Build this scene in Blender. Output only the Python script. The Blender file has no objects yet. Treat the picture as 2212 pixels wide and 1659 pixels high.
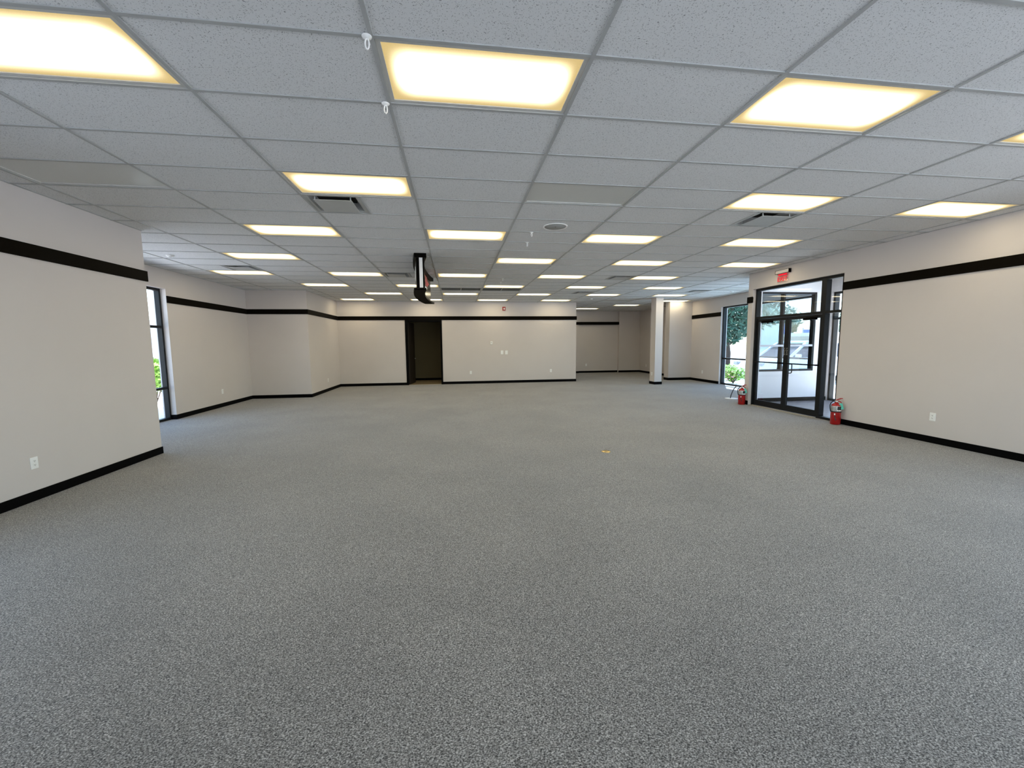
import bpy, math, random
from mathutils import Vector, Matrix
random.seed(7)
SC = bpy.context.scene
COL = SC.collection

# ---------------------------------------------------------------- materials
def nt(name):
    m = bpy.data.materials.new(name); m.use_nodes = True
    t = m.node_tree; t.nodes.clear()
    return m, t, t.nodes, t.links

def principled(name, col, rough=0.6, metal=0.0, spec=0.5, noise=None, bump=None, emis=None, coat=0.0):
    m, t, N, L = nt(name)
    o = N.new('ShaderNodeOutputMaterial'); b = N.new('ShaderNodeBsdfPrincipled')
    b.inputs['Base Color'].default_value = (*col, 1); b.inputs['Roughness'].default_value = rough
    b.inputs['Metallic'].default_value = metal; b.inputs['Specular IOR Level'].default_value = spec
    b.inputs['Coat Weight'].default_value = coat
    if emis:
        b.inputs['Emission Color'].default_value = (*emis[0], 1); b.inputs['Emission Strength'].default_value = emis[1]
    L.new(b.outputs[0], o.inputs[0])
    if noise or bump:
        tc = N.new('ShaderNodeTexCoord')
    if noise:
        sc, amt = noise
        n = N.new('ShaderNodeTexNoise'); n.inputs['Scale'].default_value = sc; n.inputs['Detail'].default_value = 4
        L.new(tc.outputs['Object'], n.inputs['Vector'])
        r = N.new('ShaderNodeMapRange'); r.inputs['To Min'].default_value = 1 - amt; r.inputs['To Max'].default_value = 1 + amt
        r.inputs['From Min'].default_value = .25; r.inputs['From Max'].default_value = .75
        L.new(n.outputs[0], r.inputs['Value'])
        mx = N.new('ShaderNodeVectorMath'); mx.operation = 'SCALE'; mx.inputs[0].default_value = col
        L.new(r.outputs[0], mx.inputs['Scale']); L.new(mx.outputs[0], b.inputs['Base Color'])
    if bump:
        sc, st = bump
        n = N.new('ShaderNodeTexNoise'); n.inputs['Scale'].default_value = sc; n.inputs['Detail'].default_value = 3
        L.new(tc.outputs['Object'], n.inputs['Vector'])
        bp = N.new('ShaderNodeBump'); bp.inputs['Strength'].default_value = st; bp.inputs['Distance'].default_value = .004
        L.new(n.outputs[0], bp.inputs['Height']); L.new(bp.outputs[0], b.inputs['Normal'])
    return m

def carpet_mat():
    m, t, N, L = nt('carpet_loop')
    o = N.new('ShaderNodeOutputMaterial'); b = N.new('ShaderNodeBsdfPrincipled')
    b.inputs['Roughness'].default_value = .95; b.inputs['Specular IOR Level'].default_value = .15
    b.inputs['Sheen Weight'].default_value = .25; b.inputs['Sheen Roughness'].default_value = .5
    tc = N.new('ShaderNodeTexCoord')
    mp = N.new('ShaderNodeMapping'); mp.inputs['Scale'].default_value = (.72, 1, 1); mp.inputs['Rotation'].default_value = (.4, .3, .35)
    L.new(tc.outputs['Object'], mp.inputs[0])
    n = N.new('ShaderNodeTexNoise'); n.inputs['Scale'].default_value = 190; n.inputs['Detail'].default_value = 2.5; n.inputs['Roughness'].default_value = .65
    L.new(mp.outputs[0], n.inputs['Vector'])
    r = N.new('ShaderNodeValToRGB'); e = r.color_ramp.elements
    e[0].position = .34; e[0].color = (.024, .023, .0195, 1)
    e[1].position = .67; e[1].color = (.69, .655, .60, 1)
    k = e.new(.44); k.color = (.155, .145, .129, 1)
    k = e.new(.56); k.color = (.335, .315, .282, 1)
    L.new(n.outputs[0], r.inputs[0])
    n2 = N.new('ShaderNodeTexNoise'); n2.inputs['Scale'].default_value = .9; n2.inputs['Detail'].default_value = 5
    L.new(tc.outputs['Object'], n2.inputs['Vector'])
    mr = N.new('ShaderNodeMapRange'); mr.inputs['From Min'].default_value = .3; mr.inputs['From Max'].default_value = .7
    mr.inputs['To Min'].default_value = .88; mr.inputs['To Max'].default_value = 1.08
    L.new(n2.outputs[0], mr.inputs['Value'])
    vm = N.new('ShaderNodeVectorMath'); vm.operation = 'SCALE'
    L.new(r.outputs[0], vm.inputs[0]); L.new(mr.outputs[0], vm.inputs['Scale']); L.new(vm.outputs[0], b.inputs['Base Color'])
    bp = N.new('ShaderNodeBump'); bp.inputs['Strength'].default_value = .35; bp.inputs['Distance'].default_value = .004
    L.new(n.outputs[0], bp.inputs['Height']); L.new(bp.outputs[0], b.inputs['Normal'])
    L.new(b.outputs[0], o.inputs[0])
    return m

def tile_mat():
    m, t, N, L = nt('acoustic_tile')
    o = N.new('ShaderNodeOutputMaterial'); b = N.new('ShaderNodeBsdfPrincipled')
    b.inputs['Roughness'].default_value = .95; b.inputs['Specular IOR Level'].default_value = .1
    tc = N.new('ShaderNodeTexCoord')
    nw = N.new('ShaderNodeTexNoise'); nw.inputs['Scale'].default_value = 60; nw.inputs['Detail'].default_value = 1
    L.new(tc.outputs['Object'], nw.inputs['Vector'])
    sc = N.new('ShaderNodeVectorMath'); sc.operation = 'SCALE'; sc.inputs['Scale'].default_value = .03
    L.new(nw.outputs[1], sc.inputs[0])
    ad = N.new('ShaderNodeVectorMath'); ad.operation = 'ADD'
    L.new(tc.outputs['Object'], ad.inputs[0]); L.new(sc.outputs[0], ad.inputs[1])
    v = N.new('ShaderNodeTexVoronoi'); v.inputs['Scale'].default_value = 95
    L.new(ad.outputs[0], v.inputs['Vector'])
    r = N.new('ShaderNodeMapRange'); r.inputs['From Min'].default_value = .13; r.inputs['From Max'].default_value = .33
    r.interpolation_type = 'SMOOTHSTEP'
    L.new(v.outputs['Distance'], r.inputs['Value'])
    n3 = N.new('ShaderNodeTexNoise'); n3.inputs['Scale'].default_value = 420; n3.inputs['Detail'].default_value = 1
    L.new(tc.outputs['Object'], n3.inputs['Vector'])
    r3 = N.new('ShaderNodeMapRange'); r3.inputs['From Min'].default_value = .3; r3.inputs['From Max'].default_value = .7
    r3.inputs['To Min'].default_value = .9; r3.inputs['To Max'].default_value = 1.05
    L.new(n3.outputs[0], r3.inputs['Value'])
    mix = N.new('ShaderNodeMix'); mix.data_type = 'RGBA'
    mix.inputs['A'].default_value = (.30, .31, .32, 1); mix.inputs['B'].default_value = (.78, .79, .80, 1)
    L.new(r.outputs[0], mix.inputs['Factor'])
    vm = N.new('ShaderNodeVectorMath'); vm.operation = 'SCALE'
    L.new(mix.outputs['Result'], vm.inputs[0]); L.new(r3.outputs[0], vm.inputs['Scale']); L.new(vm.outputs[0], b.inputs['Base Color'])
    L.new(b.outputs[0], o.inputs[0])
    return m

LAMP = 9.5
def diffuser_mat(name='lit_prismatic_lens', gain=1.0):
    m, t, N, L = nt(name)
    o = N.new('ShaderNodeOutputMaterial')
    tc = N.new('ShaderNodeTexCoord'); sp = N.new('ShaderNodeSeparateXYZ'); L.new(tc.outputs['Object'], sp.inputs[0])
    def edge(out, half, w0, w1):
        a = N.new('ShaderNodeMath'); a.operation = 'ABSOLUTE'; L.new(out, a.inputs[0])
        r = N.new('ShaderNodeMapRange'); r.interpolation_type = 'SMOOTHSTEP'
        r.inputs['From Min'].default_value = half - w0; r.inputs['From Max'].default_value = half - w1
        r.inputs['To Min'].default_value = 0; r.inputs['To Max'].default_value = 1
        L.new(a.outputs[0], r.inputs['Value']); return r.outputs[0]
    # tubes sit inside the housing: the lens is brightest over them and falls off to its rim
    ex = edge(sp.outputs[0], .58, .00, .17); ey = edge(sp.outputs[1], .28, .00, .27)
    mu = N.new('ShaderNodeMath'); mu.operation = 'MULTIPLY'; L.new(ex, mu.inputs[0]); L.new(ey, mu.inputs[1])
    ns = N.new('ShaderNodeTexNoise'); ns.inputs['Scale'].default_value = 260; ns.inputs['Detail'].default_value = 0
    L.new(tc.outputs['Object'], ns.inputs['Vector'])
    nr = N.new('ShaderNodeMapRange'); nr.inputs['To Min'].default_value = .94; nr.inputs['To Max'].default_value = 1.06
    L.new(ns.outputs[0], nr.inputs['Value'])
    r = N.new('ShaderNodeMix'); r.data_type = 'RGBA'
    r.inputs['A'].default_value = (.58, .43, .185, 1)
    r.inputs['B'].default_value = (LAMP * gain, LAMP * gain * .88, LAMP * gain * .60, 1)
    pw = N.new('ShaderNodeMath'); pw.operation = 'POWER'; pw.inputs[1].default_value = 1.5; L.new(mu.outputs[0], pw.inputs[0])
    L.new(pw.outputs[0], r.inputs['Factor'])
    vm = N.new('ShaderNodeVectorMath'); vm.operation = 'SCALE'
    L.new(r.outputs['Result'], vm.inputs[0]); L.new(nr.outputs[0], vm.inputs['Scale'])
    e = N.new('ShaderNodeEmission'); e.inputs['Strength'].default_value = 1; L.new(vm.outputs[0], e.inputs[0])
    L.new(e.outputs[0], o.inputs[0])
    return m

def glass_mat(name, tint, refl=1.0):
    m, t, N, L = nt(name)
    o = N.new('ShaderNodeOutputMaterial'); tr = N.new('ShaderNodeBsdfTransparent'); gl = N.new('ShaderNodeBsdfGlossy')
    tr.inputs[0].default_value = (*tint, 1); gl.inputs['Roughness'].default_value = 0.0; gl.inputs[0].default_value = (refl, refl, refl, 1)
    lw = N.new('ShaderNodeLayerWeight'); lw.inputs['Blend'].default_value = .5
    pw = N.new('ShaderNodeMath'); pw.operation = 'POWER'; pw.inputs[1].default_value = 5; L.new(lw.outputs['Facing'], pw.inputs[0])
    f = N.new('ShaderNodeMapRange'); f.inputs['To Min'].default_value = .07; f.inputs['To Max'].default_value = 1.0; L.new(pw.outputs[0], f.inputs['Value'])
    mx = N.new('ShaderNodeMixShader')
    L.new(f.outputs[0], mx.inputs[0]); L.new(tr.outputs[0], mx.inputs[1]); L.new(gl.outputs[0], mx.inputs[2]); L.new(mx.outputs[0], o.inputs[0])
    return m

def plank_mat():
    m, t, N, L = nt('vestibule_plank')
    o = N.new('ShaderNodeOutputMaterial'); b = N.new('ShaderNodeBsdfPrincipled'); b.inputs['Roughness'].default_value = .35
    tc = N.new('ShaderNodeTexCoord'); mp = N.new('ShaderNodeMapping'); mp.inputs['Scale'].default_value = (2, 30, 1)
    L.new(tc.outputs['Object'], mp.inputs[0])
    n = N.new('ShaderNodeTexNoise'); n.inputs['Scale'].default_value = 1; n.inputs['Detail'].default_value = 5
    L.new(mp.outputs[0], n.inputs['Vector'])
    r = N.new('ShaderNodeValToRGB'); e = r.color_ramp.elements
    e[0].position = .35; e[0].color = (.10, .085, .09, 1); e[1].position = .7; e[1].color = (.30, .27, .28, 1)
    L.new(n.outputs[0], r.inputs[0]); L.new(r.outputs[0], b.inputs['Base Color']); L.new(b.outputs[0], o.inputs[0])
    return m

M = {
 'wall': principled('wall_paint', (.67, .62, .595), .85, spec=.2, noise=(1.2, .02), bump=(220, .12)),
 'wallw': principled('vestibule_paint', (.90, .90, .91), .8, spec=.2, noise=(1.2, .02)),
 'band': principled('espresso_band', (.004, .0028, .0016), .55, spec=.04, noise=(30, .2)),
 'base': principled('black_vinyl_base', (.002, .002, .0024), .6, spec=.05, noise=(20, .15)),
 'carpet': carpet_mat(), 'tile': tile_mat(), 'plank': plank_mat(),
 'tee': principled('tee_paint', (.44, .45, .45), .55, spec=.3, noise=(8, .03)),
 'fix': principled('fixture_enamel', (.62, .62, .60), .45, spec=.4, noise=(8, .03)),
 'lens': diffuser_mat(),
 'lensoff': principled('dark_prismatic_lens', (.64, .65, .63), .35, spec=.5, noise=(200, .05)),
 'white': principled('white_plastic', (.93, .93, .92), .4, noise=(20, .02)),
 'slot': principled('slot_dark', (.03, .03, .03), .6, noise=(20, .1)),
 'vent': principled('diffuser_enamel', (.50, .51, .50), .5, noise=(9, .04)),
 'ventdark': principled('duct_dark', (.012, .012, .012), .9, noise=(9, .2)),
 'alu': principled('dark_bronze_frame', (.0075, .009, .011), .45, spec=.22, noise=(25, .15)),
 'alug': principled('grey_aluminium', (.30, .31, .34), .4, metal=.6, noise=(25, .08)),
 'blk': principled('black_gloss', (.0025, .002, .0015), .4, spec=.03, noise=(15, .2)),
 'blackp': principled('black_rubber', (.012, .012, .013), .6, noise=(40, .2)),
 'red': principled('extinguisher_red', (.42, .008, .01), .28, spec=.5, noise=(12, .06), coat=.4),
 'redm': principled('alarm_red', (.33, .015, .012), .4, noise=(12, .06)),
 'steel': principled('silver_label', (.55, .55, .55), .35, metal=.5, noise=(60, .15)),
 'brass': principled('brass', (.93, .70, .32), .22, metal=1.0, noise=(30, .05)),
 'tag': principled('green_tag', (.12, .62, .48), .6, noise=(60, .06)),
 'glass': glass_mat('clear_glass', (.90, .94, .95)),
 'glassx': glass_mat('tinted_glass', (.46, .60, .69)),
 'glassm': glass_mat('light_tint_glass', (.62, .72, .80)),
 'exit': principled('exit_red', (.35, .006, .012), .4, spec=.2, emis=((1.0, .012, .035), .62), noise=(40, .02)),
 'exitclear': glass_mat('sign_acrylic', (.93, .90, .88), .6),
 'wallshade': principled('shade_dark_paint', (.13, .105, .06), .85, spec=.15, noise=(1.2, .05)),  # dimness of the back room put into the colour of its beige walls
 'vinyl': principled('vinyl_floor', (.34, .26, .15), .45, noise=(5, .12)),
 'door': principled('dark_door', (.02, .014, .01), .5, noise=(6, .2)),
 'thresh': principled('threshold_metal', (.62, .56, .46), .4, metal=.4, noise=(30, .06)),
 'signface': principled('sign_face_gloss', (.028, .023, .012), .2, spec=.12, noise=(4, .25)),
 'emblem': principled('sign_red_print', (.45, .05, .045), .3, noise=(20, .1)),
 'asphalt': principled('pale_concrete', (.55, .54, .52), .9, noise=(3, .1)),
 'walk': principled('sidewalk', (.62, .61, .59), .9, noise=(6, .06)),
 'bark': principled('bark', (.09, .06, .045), .9, noise=(15, .3)),
 'leaf': principled('leaf_green', (.09, .19, .12), .6, noise=(3, .35)),
 'leafy': principled('leaf_bright', (.22, .40, .05), .6, noise=(3, .3)),
 'bloom': principled('blossom', (.75, .35, .38), .7, noise=(6, .2)),
 'carw': principled('car_white', (.80, .82, .84), .25, spec=.5, noise=(1, .02), coat=.6),
 'cars': principled('car_silver', (.42, .47, .55), .3, metal=.5, noise=(1, .03), coat=.5),
 'carg': principled('car_window', (.03, .04, .06), .08, spec=.3, noise=(2, .1)),
 'tyre': principled('tyre_rubber', (.02, .02, .02), .8, noise=(20, .2)),
 'hub': principled('wheel_alloy', (.45, .46, .48), .3, metal=.8, noise=(10, .05)),
 'tan': principled('tan_stucco', (.52, .42, .32), .9, noise=(2, .08)),
 'pale': principled('pale_panel', (.66, .68, .64), .8, noise=(1.5, .05)),
 'greyb': principled('grey_cladding', (.38, .39, .44), .8, noise=(1.5, .06)),
 'blue': principled('sign_blue', (.05, .14, .42), .5, noise=(6, .15)),
}

# ---------------------------------------------------------------- mesh helpers
class MB:
    def __init__(s): s.v = []; s.f = []; s.sm = []
    def add(s, v, f, smooth=False):
        b = len(s.v); s.v += [tuple(p) for p in v]; s.f += [tuple(i + b for i in q) for q in f]; s.sm += [smooth] * len(f); return s
    def box(s, x0, x1, y0, y1, z0, z1):
        v = [(x0,y0,z0),(x1,y0,z0),(x1,y1,z0),(x0,y1,z0),(x0,y0,z1),(x1,y0,z1),(x1,y1,z1),(x0,y1,z1)]
        return s.add(v, [(0,3,2,1),(4,5,6,7),(0,1,5,4),(1,2,6,5),(2,3,7,6),(3,0,4,7)])
    def prism(s, pts, z0, z1, smooth=False):
        n = len(pts)
        v = [(x, y, z0) for x, y in pts] + [(x, y, z1) for x, y in pts]
        s.add(v, [tuple(reversed(range(n))), tuple(range(n, 2*n))])
        b = len(s.v) - 2*n
        for i in range(n):
            j = (i+1) % n; s.f.append((b+i, b+j, b+n+j, b+n+i)); s.sm.append(smooth)
        return s
    def lathe(s, prof, n=24, c=(0, 0, 0), smooth=True, cap=True):
        v = []; f = []
        for r, z in prof:
            for k in range(n):
                a = 2*math.pi*k/n; v.append((c[0]+r*math.cos(a), c[1]+r*math.sin(a), c[2]+z))
        for i in range(len(prof)-1):
            for k in range(n):
                k2 = (k+1) % n; f.append((i*n+k, i*n+k2, (i+1)*n+k2, (i+1)*n+k))
        s.add(v, f, smooth)
        b = len(s.v) - len(v)
        if not cap: return s
        if prof[0][0] > 1e-6: s.f.append(tuple(b+k for k in reversed(range(n)))); s.sm.append(False)
        if prof[-1][0] > 1e-6: s.f.append(tuple(b+(len(prof)-1)*n+k for k in range(n))); s.sm.append(False)
        return s
    def tube(s, pts, r, n=10, caps=True):
        pts = [Vector(p) for p in pts]; rr = r if isinstance(r, (list, tuple)) else [r]*len(pts)
        v = []; f = []; up = None
        for i, p in enumerate(pts):
            d = (pts[min(i+1, len(pts)-1)] - pts[max(i-1, 0)]).normalized()
            if up is None: up = Vector((0, 0, 1)) if abs(d.z) < .9 else Vector((1, 0, 0))
            a = d.cross(up).normalized(); b_ = a.cross(d).normalized(); up = b_
            for k in range(n):
                t = 2*math.pi*k/n; q = p + (a*math.cos(t) + b_*math.sin(t))*rr[i]; v.append(tuple(q))
        for i in range(len(pts)-1):
            for k in range(n):
                k2 = (k+1) % n; f.append((i*n+k, i*n+k2, (i+1)*n+k2, (i+1)*n+k))
        s.add(v, f, True)
        if caps:
            b = len(s.v)-len(v)
            s.f.append(tuple(b+k for k in reversed(range(n)))); s.sm.append(False)
            s.f.append(tuple(b+(len(pts)-1)*n+k for k in range(n))); s.sm.append(False)
        return s
    def rbox(s, x0, x1, y0, y1, z0, z1, r, n=4):
        # box with rounded vertical edges
        pts = []
        for cx, cy, a0 in ((x1-r, y1-r, 0), (x0+r, y1-r, 90), (x0+r, y0+r, 180), (x1-r, y0+r, 270)):
            for k in range(n+1):
                a = math.radians(a0 + 90*k/n); pts.append((cx+r*math.cos(a), cy+r*math.sin(a)))
        return s.prism(pts, z0, z1)
    def build(s, name, mat, parent=None, loc=(0, 0, 0), bevel=0, rot=(0, 0, 0)):
        me = bpy.data.meshes.new(name); me.from_pydata(s.v, [], s.f); me.update()
        for p, q in zip(me.polygons, s.sm): p.use_smooth = q
        me.materials.append(M[mat] if isinstance(mat, str) else mat)
        o = bpy.data.objects.new(name, me); COL.objects.link(o)
        o.location = loc; o.rotation_euler = rot
        if parent: o.parent = parent
        if bevel:
            b = o.modifiers.new('bevel', 'BEVEL'); b.width = bevel; b.segments = 2; b.limit_method = 'ANGLE'
        return o

def tag(o, label, cat, group=None, kind=None):
    o['label'] = label; o['category'] = cat
    if group: o['group'] = group
    if kind: o['kind'] = kind
    return o
def struct(o, label, cat):
    return tag(o, label, cat, None, 'structure')
def empty(name, loc, rz=0):
    e = bpy.data.objects.new(name, None); COL.objects.link(e); e.location = loc; e.rotation_euler = (0, 0, rz); e.empty_display_size = .1
    return e
def dup(root, loc, rz=None):
    r = root.copy(); COL.objects.link(r); r.location = loc
    if rz is not None: r.rotation_euler = (0, 0, rz)
    for ch in list(root.children):
        c = ch.copy(); COL.objects.link(c); c.parent = r
        for g in list(ch.children):
            d = g.copy(); COL.objects.link(d); d.parent = c
    return r
def text(name, body, size, mat, parent, loc, rot, ext=.001, align='CENTER', spacing=1.0):
    cu = bpy.data.curves.new(name, 'FONT'); cu.body = body; cu.size = size; cu.extrude = ext
    cu.align_x = align; cu.align_y = 'CENTER'; cu.space_line = spacing
    cu.materials.append(M[mat]); o = bpy.data.objects.new(name, cu); COL.objects.link(o)
    dg = bpy.context.evaluated_depsgraph_get(); me = bpy.data.meshes.new_from_object(o.evaluated_get(dg))
    bpy.data.objects.remove(o); o = bpy.data.objects.new(name, me); COL.objects.link(o)
    o.parent = parent; o.location = loc; o.rotation_euler = rot
    return o

# ---------------------------------------------------------------- the room, in metres; camera stands over (0,0)
CAMZ, H = 1.572, 3.20
X0, Y0 = .40432, -2.40302
gx = lambda i: i*1.2192 - X0
gy = lambda j: j*.6096 - Y0
XL, YLC, XRC, YJ, XJ, YB, XBR, XE, YA, XR = -4.345, 6.567, -6.04, 13.02, -4.358, 16.155, 4.872, 9.657, 20.65, 7.17
REAR = -3.2

def wall(name, axis, p0, p1, a0, a1, mat='wall', openings=(), z0=0.0, z1=H+.25, label='', extra=None):
    """axis 'x': wall runs along y, spans x p0..p1; axis 'y': runs along x, spans y p0..p1."""
    mb = MB()
    def put(b0, b1, c0, c1):
        if b1-b0 < 1e-4 or c1-c0 < 1e-4: return
        if axis == 'x': mb.box(p0, p1, b0, b1, c0, c1)
        else: mb.box(b0, b1, p0, p1, c0, c1)
    cur = a0
    for b0, b1, c0, c1 in sorted(openings):
        put(cur, b0, z0, z1); put(b0, b1, z0, c0); put(b0, b1, c1, z1); cur = b1
    put(cur, a1, z0, z1)
    if extra: extra(mb)
    return struct(mb.build(name, mat), label, 'wall')

wall('wall_left', 'x', XL-.15, XL, REAR, YLC, openings=[(.4, 3.4, .05, 2.8)], label='near left greige wall with the dark band, ending at an outside corner')
wall('wall_left_return', 'y', YLC-.15, YLC, XRC-.25, XL-.15, label='hidden greige return wall behind the near left corner')
wall('wall_left_recess', 'x', XRC-.25, XRC, YLC, YJ+.15, openings=[(6.95, 9.667, 0.0, 2.79)], label='greige wall set back on the left, holding the tall narrow window')
wall('wall_left_jut', 'y', YJ, YJ+.15, XRC, XJ, label='short greige wall facing the camera left of the warm lit corner')
wall('wall_left_far', 'x', XJ-.15, XJ, YJ+.15, YB+.15, label='short warm lit greige side wall left of the far wall')
wall('wall_back', 'y', YB, YB+.15, XJ, XBR, openings=[(-1.874, -.53, 0.0, 2.50)], label='long greige far wall with the dark doorway and switches')
wall('wall_back_side', 'x', XBR-.15, XBR, YB+.15, YA+.2, label='side of the far wall leading back into the alcove')
wall('wall_alcove_back', 'y', YA, YA+.2, XBR, 8.507, label='dim back wall of the far right alcove with a dark band',
     extra=lambda mb: mb.box(XBR, 6.33, YA-.13, YA, 0, H+.25))
wall('wall_alcove_corner', 'y', YA-.15, YA+.2, 8.507, XE+.25, label='darkest plain wall at the right of the alcove back')
wall('wall_right_nib', 'y', 15.72, 16.08, 8.676, XE, label='short greige wall right of the white pillar')
wall('wall_right_far', 'x', XE, XE+.25, 5.85, YA-.15, openings=[(6.4, 9.43, 0.0, 2.81), (9.80, 12.15, .0, 2.80), (12.3, 13.87, .0, 2.83)],
     label='far right outside wall with the tall tinted window')
wall('wall_right', 'x', XR, XR+.23, REAR, 9.28, openings=[(6.785, 9.13, 0, 2.82), (-2.9, 3.15, .05, 3.05)],
     label='near right greige wall holding the glass double doors')
wall('wall_vestibule_far', 'y', 9.47, 9.60, 7.55, XE, mat='wallw', openings=[(7.62, 9.26, .79, 2.81)], label='white vestibule wall seen through the glass doors',
     extra=lambda mb: mb.box(7.425, 7.55, 9.28, 9.60, 0, H+.25))
wall('wall_vestibule_near', 'y', 5.85, 6.0, XR+.23, XE, mat='wallw', label='near end wall of the entrance vestibule')
wall('wall_rear', 'y', REAR-.2, REAR, XL-.15, XR+.23, openings=[(-.6, 3.1, .05, 3.05), (3.25, 7.0, .05, 3.05)], label='wall behind the camera with storefront windows')

pil = MB().box(7.312, 7.60, 14.24, 14.62, 0, H)
struct(pil.build('pillar', 'wall', bevel=.004), 'square white pillar standing free before the dim alcove', 'pillar')

# floor and ceiling
struct(MB().box(-6.35, XE+.25, REAR-.25, YA+.25, -.15, 0).build('floor', 'carpet'), 'grey flecked loop carpet over the whole room', 'floor')
struct(MB().box(XR+.07, XE+.25, 6.0, 9.47, .0005, .004).build('floor_vestibule', 'plank'), 'dark wood look plank floor behind the glass doors', 'floor')
struct(MB().box(-2.6, .3, YB+.02, 18.2, .0005, .004).build('floor_back_room', 'vinyl'), 'tan floor just inside the dark doorway', 'floor')
struct(MB().box(-6.6, XE+.6, REAR-.4, YA+.5, H+.26, H+.5).build('roof', 'wall'), 'unseen slab added above the suspended ceiling to block sky light', 'roof')  # unseen slab added to keep sky light out of the ceiling gaps

LIT = [(-2,0),(0,0),(2,0),(4,0), (-1,3),(3,3),(5,3), (-2,6),(0,6),(2,6),(4,6), (-3,9),(1,9),(3,9),(5,9),
       (-4,12),(-2,12),(0,12),(2,12),(4,12), (-3,15),(-1,15),(1,15),(3,15),(5,15), (-2,18),(0,18),(2,18),(4,18),(6,18),
       (-3,21),(-1,21),(1,21),(3,21),(7,21), (6,24),(5,27)]
OFF = [(1,3),(-3,3),(5,21),(7,15)]
GRILL = [(0,16),(1,16)]
VENT = [(-1,4),(3.5,4),(-3.5,11),(-1,12),(3.5,12),(3.5,17),(6.5,16)]   # left edge of each 2x2 ft diffuser
def ceil_mesh():
    mb = MB()
    for i in range(-5, 9):
        for j in range(-10, 31):
            if (i, j) in LIT or (i, j) in OFF or (i, j) in GRILL: continue
            for hx in (0, .5):
                if (i+hx, j) in VENT: continue
                x0, x1 = max(gx(i+hx), -6.2), min(gx(i+hx+.5), XE+.1); y0, y1 = max(gy(j), REAR-.1), min(gy(j+1), YA+.1)
                if x1 <= x0 or y1 <= y0: continue
                if x1 < XBR-.2 and y0 > YB+.1: continue
                b = len(mb.v)
                mb.add([(x0,y0,H),(x0,y1,H),(x1,y1,H),(x1,y0,H)], [(0,1,2,3)])
    return mb
ceiling = struct(ceil_mesh().build('ceiling', 'tile'), 'suspended ceiling of white fissured acoustic tiles in a grid', 'ceiling')
tee = MB()
for i in range(-4, 9):
    if gx(i) < XE: tee.box(gx(i)-.012, gx(i)+.012, REAR, (YB if gx(i) < XBR else YA), H-.007, H+.02)
for j in range(-9, 30):
    y = gy(j)
    if y < YB: tee.box(-6.1, XE, y-.012, y+.012, H-.0065, H+.02)
    else: tee.box(XBR, XE, y-.012, y+.012, H-.0065, H+.02)
for i, j in VENT:
    x = gx(i) if i % 1 else gx(i+.5)
    tee.box(x-.012, x+.012, gy(j), gy(j+1), H-.006, H+.02)
tee.build('tee_grid', 'tee', ceiling)
ang = MB()   # wall angle where the ceiling meets each wall
for x0, x1, y0, y1 in ((XL, XL+.022, REAR, YLC), (XRC, XRC+.022, YLC, YJ), (XRC, XJ, YJ-.022, YJ), (XJ, XJ+.022, YJ, YB), (XJ, XBR, YB-.022, YB),
                       (XBR, XBR+.022, YB, YA), (6.33, XE, YA-.15, YA-.13), (XE-.022, XE, 9.6, YA), (XR-.022, XR, REAR, 9.28), (XL, XL-1.7, YLC, YLC+.022)):
    ang.box(min(x0, x1), max(x0, x1), y0, y1, H-.004, H+.012)
ang.build('wall_angle', 'tee', ceiling)
# back room box
struct(MB().box(-2.6, .3, 18.17, 18.3, 0, 2.8).build('wall_back_room_far', 'wallshade'), 'back room wall with shade put into its colour, through the dark doorway', 'wall')
struct(MB().box(-2.75, -2.6, YB+.15, 18.3, 0, 2.8).build('wall_back_room_left', 'wallshade'), 'left wall inside the dark back room', 'wall')
struct(MB().box(.3, .45, YB+.15, 18.3, 0, 2.8).build('wall_back_room_right', 'wallshade'), 'right wall inside the dark back room', 'wall')
struct(MB().box(-2.75, .45, YB+.15, 18.3, 2.72, 2.8).build('ceiling_back_room', 'wallshade'), 'low ceiling inside the dark back room', 'ceiling')
struct(MB().box(-2.6, .3, 18.155, 18.17, .004, .1).build('baseboard_back_room', 'base'), 'black baseboard on the back room wall', 'baseboard')

# ---------------------------------------------------------------- bands and baseboards
ZB0, ZB1, TB = 2.500, 2.645, .022
bands = [
 (XL, XL+TB, REAR, YLC+.022, 'wall_left', 'along the near left wall'),
 (XRC, XRC+TB, 9.667, YJ, 'recess', 'on the set back left wall right of the tall window'),
 (XRC, XJ+TB, YJ-TB, YJ, 'jut', 'on the short wall facing the camera at left'),
 (XJ, XJ+TB, YJ, YB, 'far', 'on the warm lit side wall at left'),
 (XJ, XBR+TB, YB-TB, YB, 'back', 'along the far wall above the doorway'),
 (XBR, 8.507, YA-.13-TB, YA, 'alc', 'on the dim alcove back wall'),
 (XR-TB, XR, REAR, 6.785, 'wr', 'along the near right wall'),
 (XR-TB, XR+.02, 9.13, 9.30, 'wd', 'on the stub of wall left of the glass doors'),
 (XE-TB, XE, 13.87, 15.72, 'rf', 'on the far right wall beside the tinted window'),
]
for n, (x0, x1, y0, y1, _, where) in enumerate(bands, 1):
    struct(MB().box(x0, x1, y0, y1, ZB0, ZB1).build('trim_%d' % n, 'band', bevel=.003), 'dark brown flat band ' + where, 'trim')
b = .012
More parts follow.
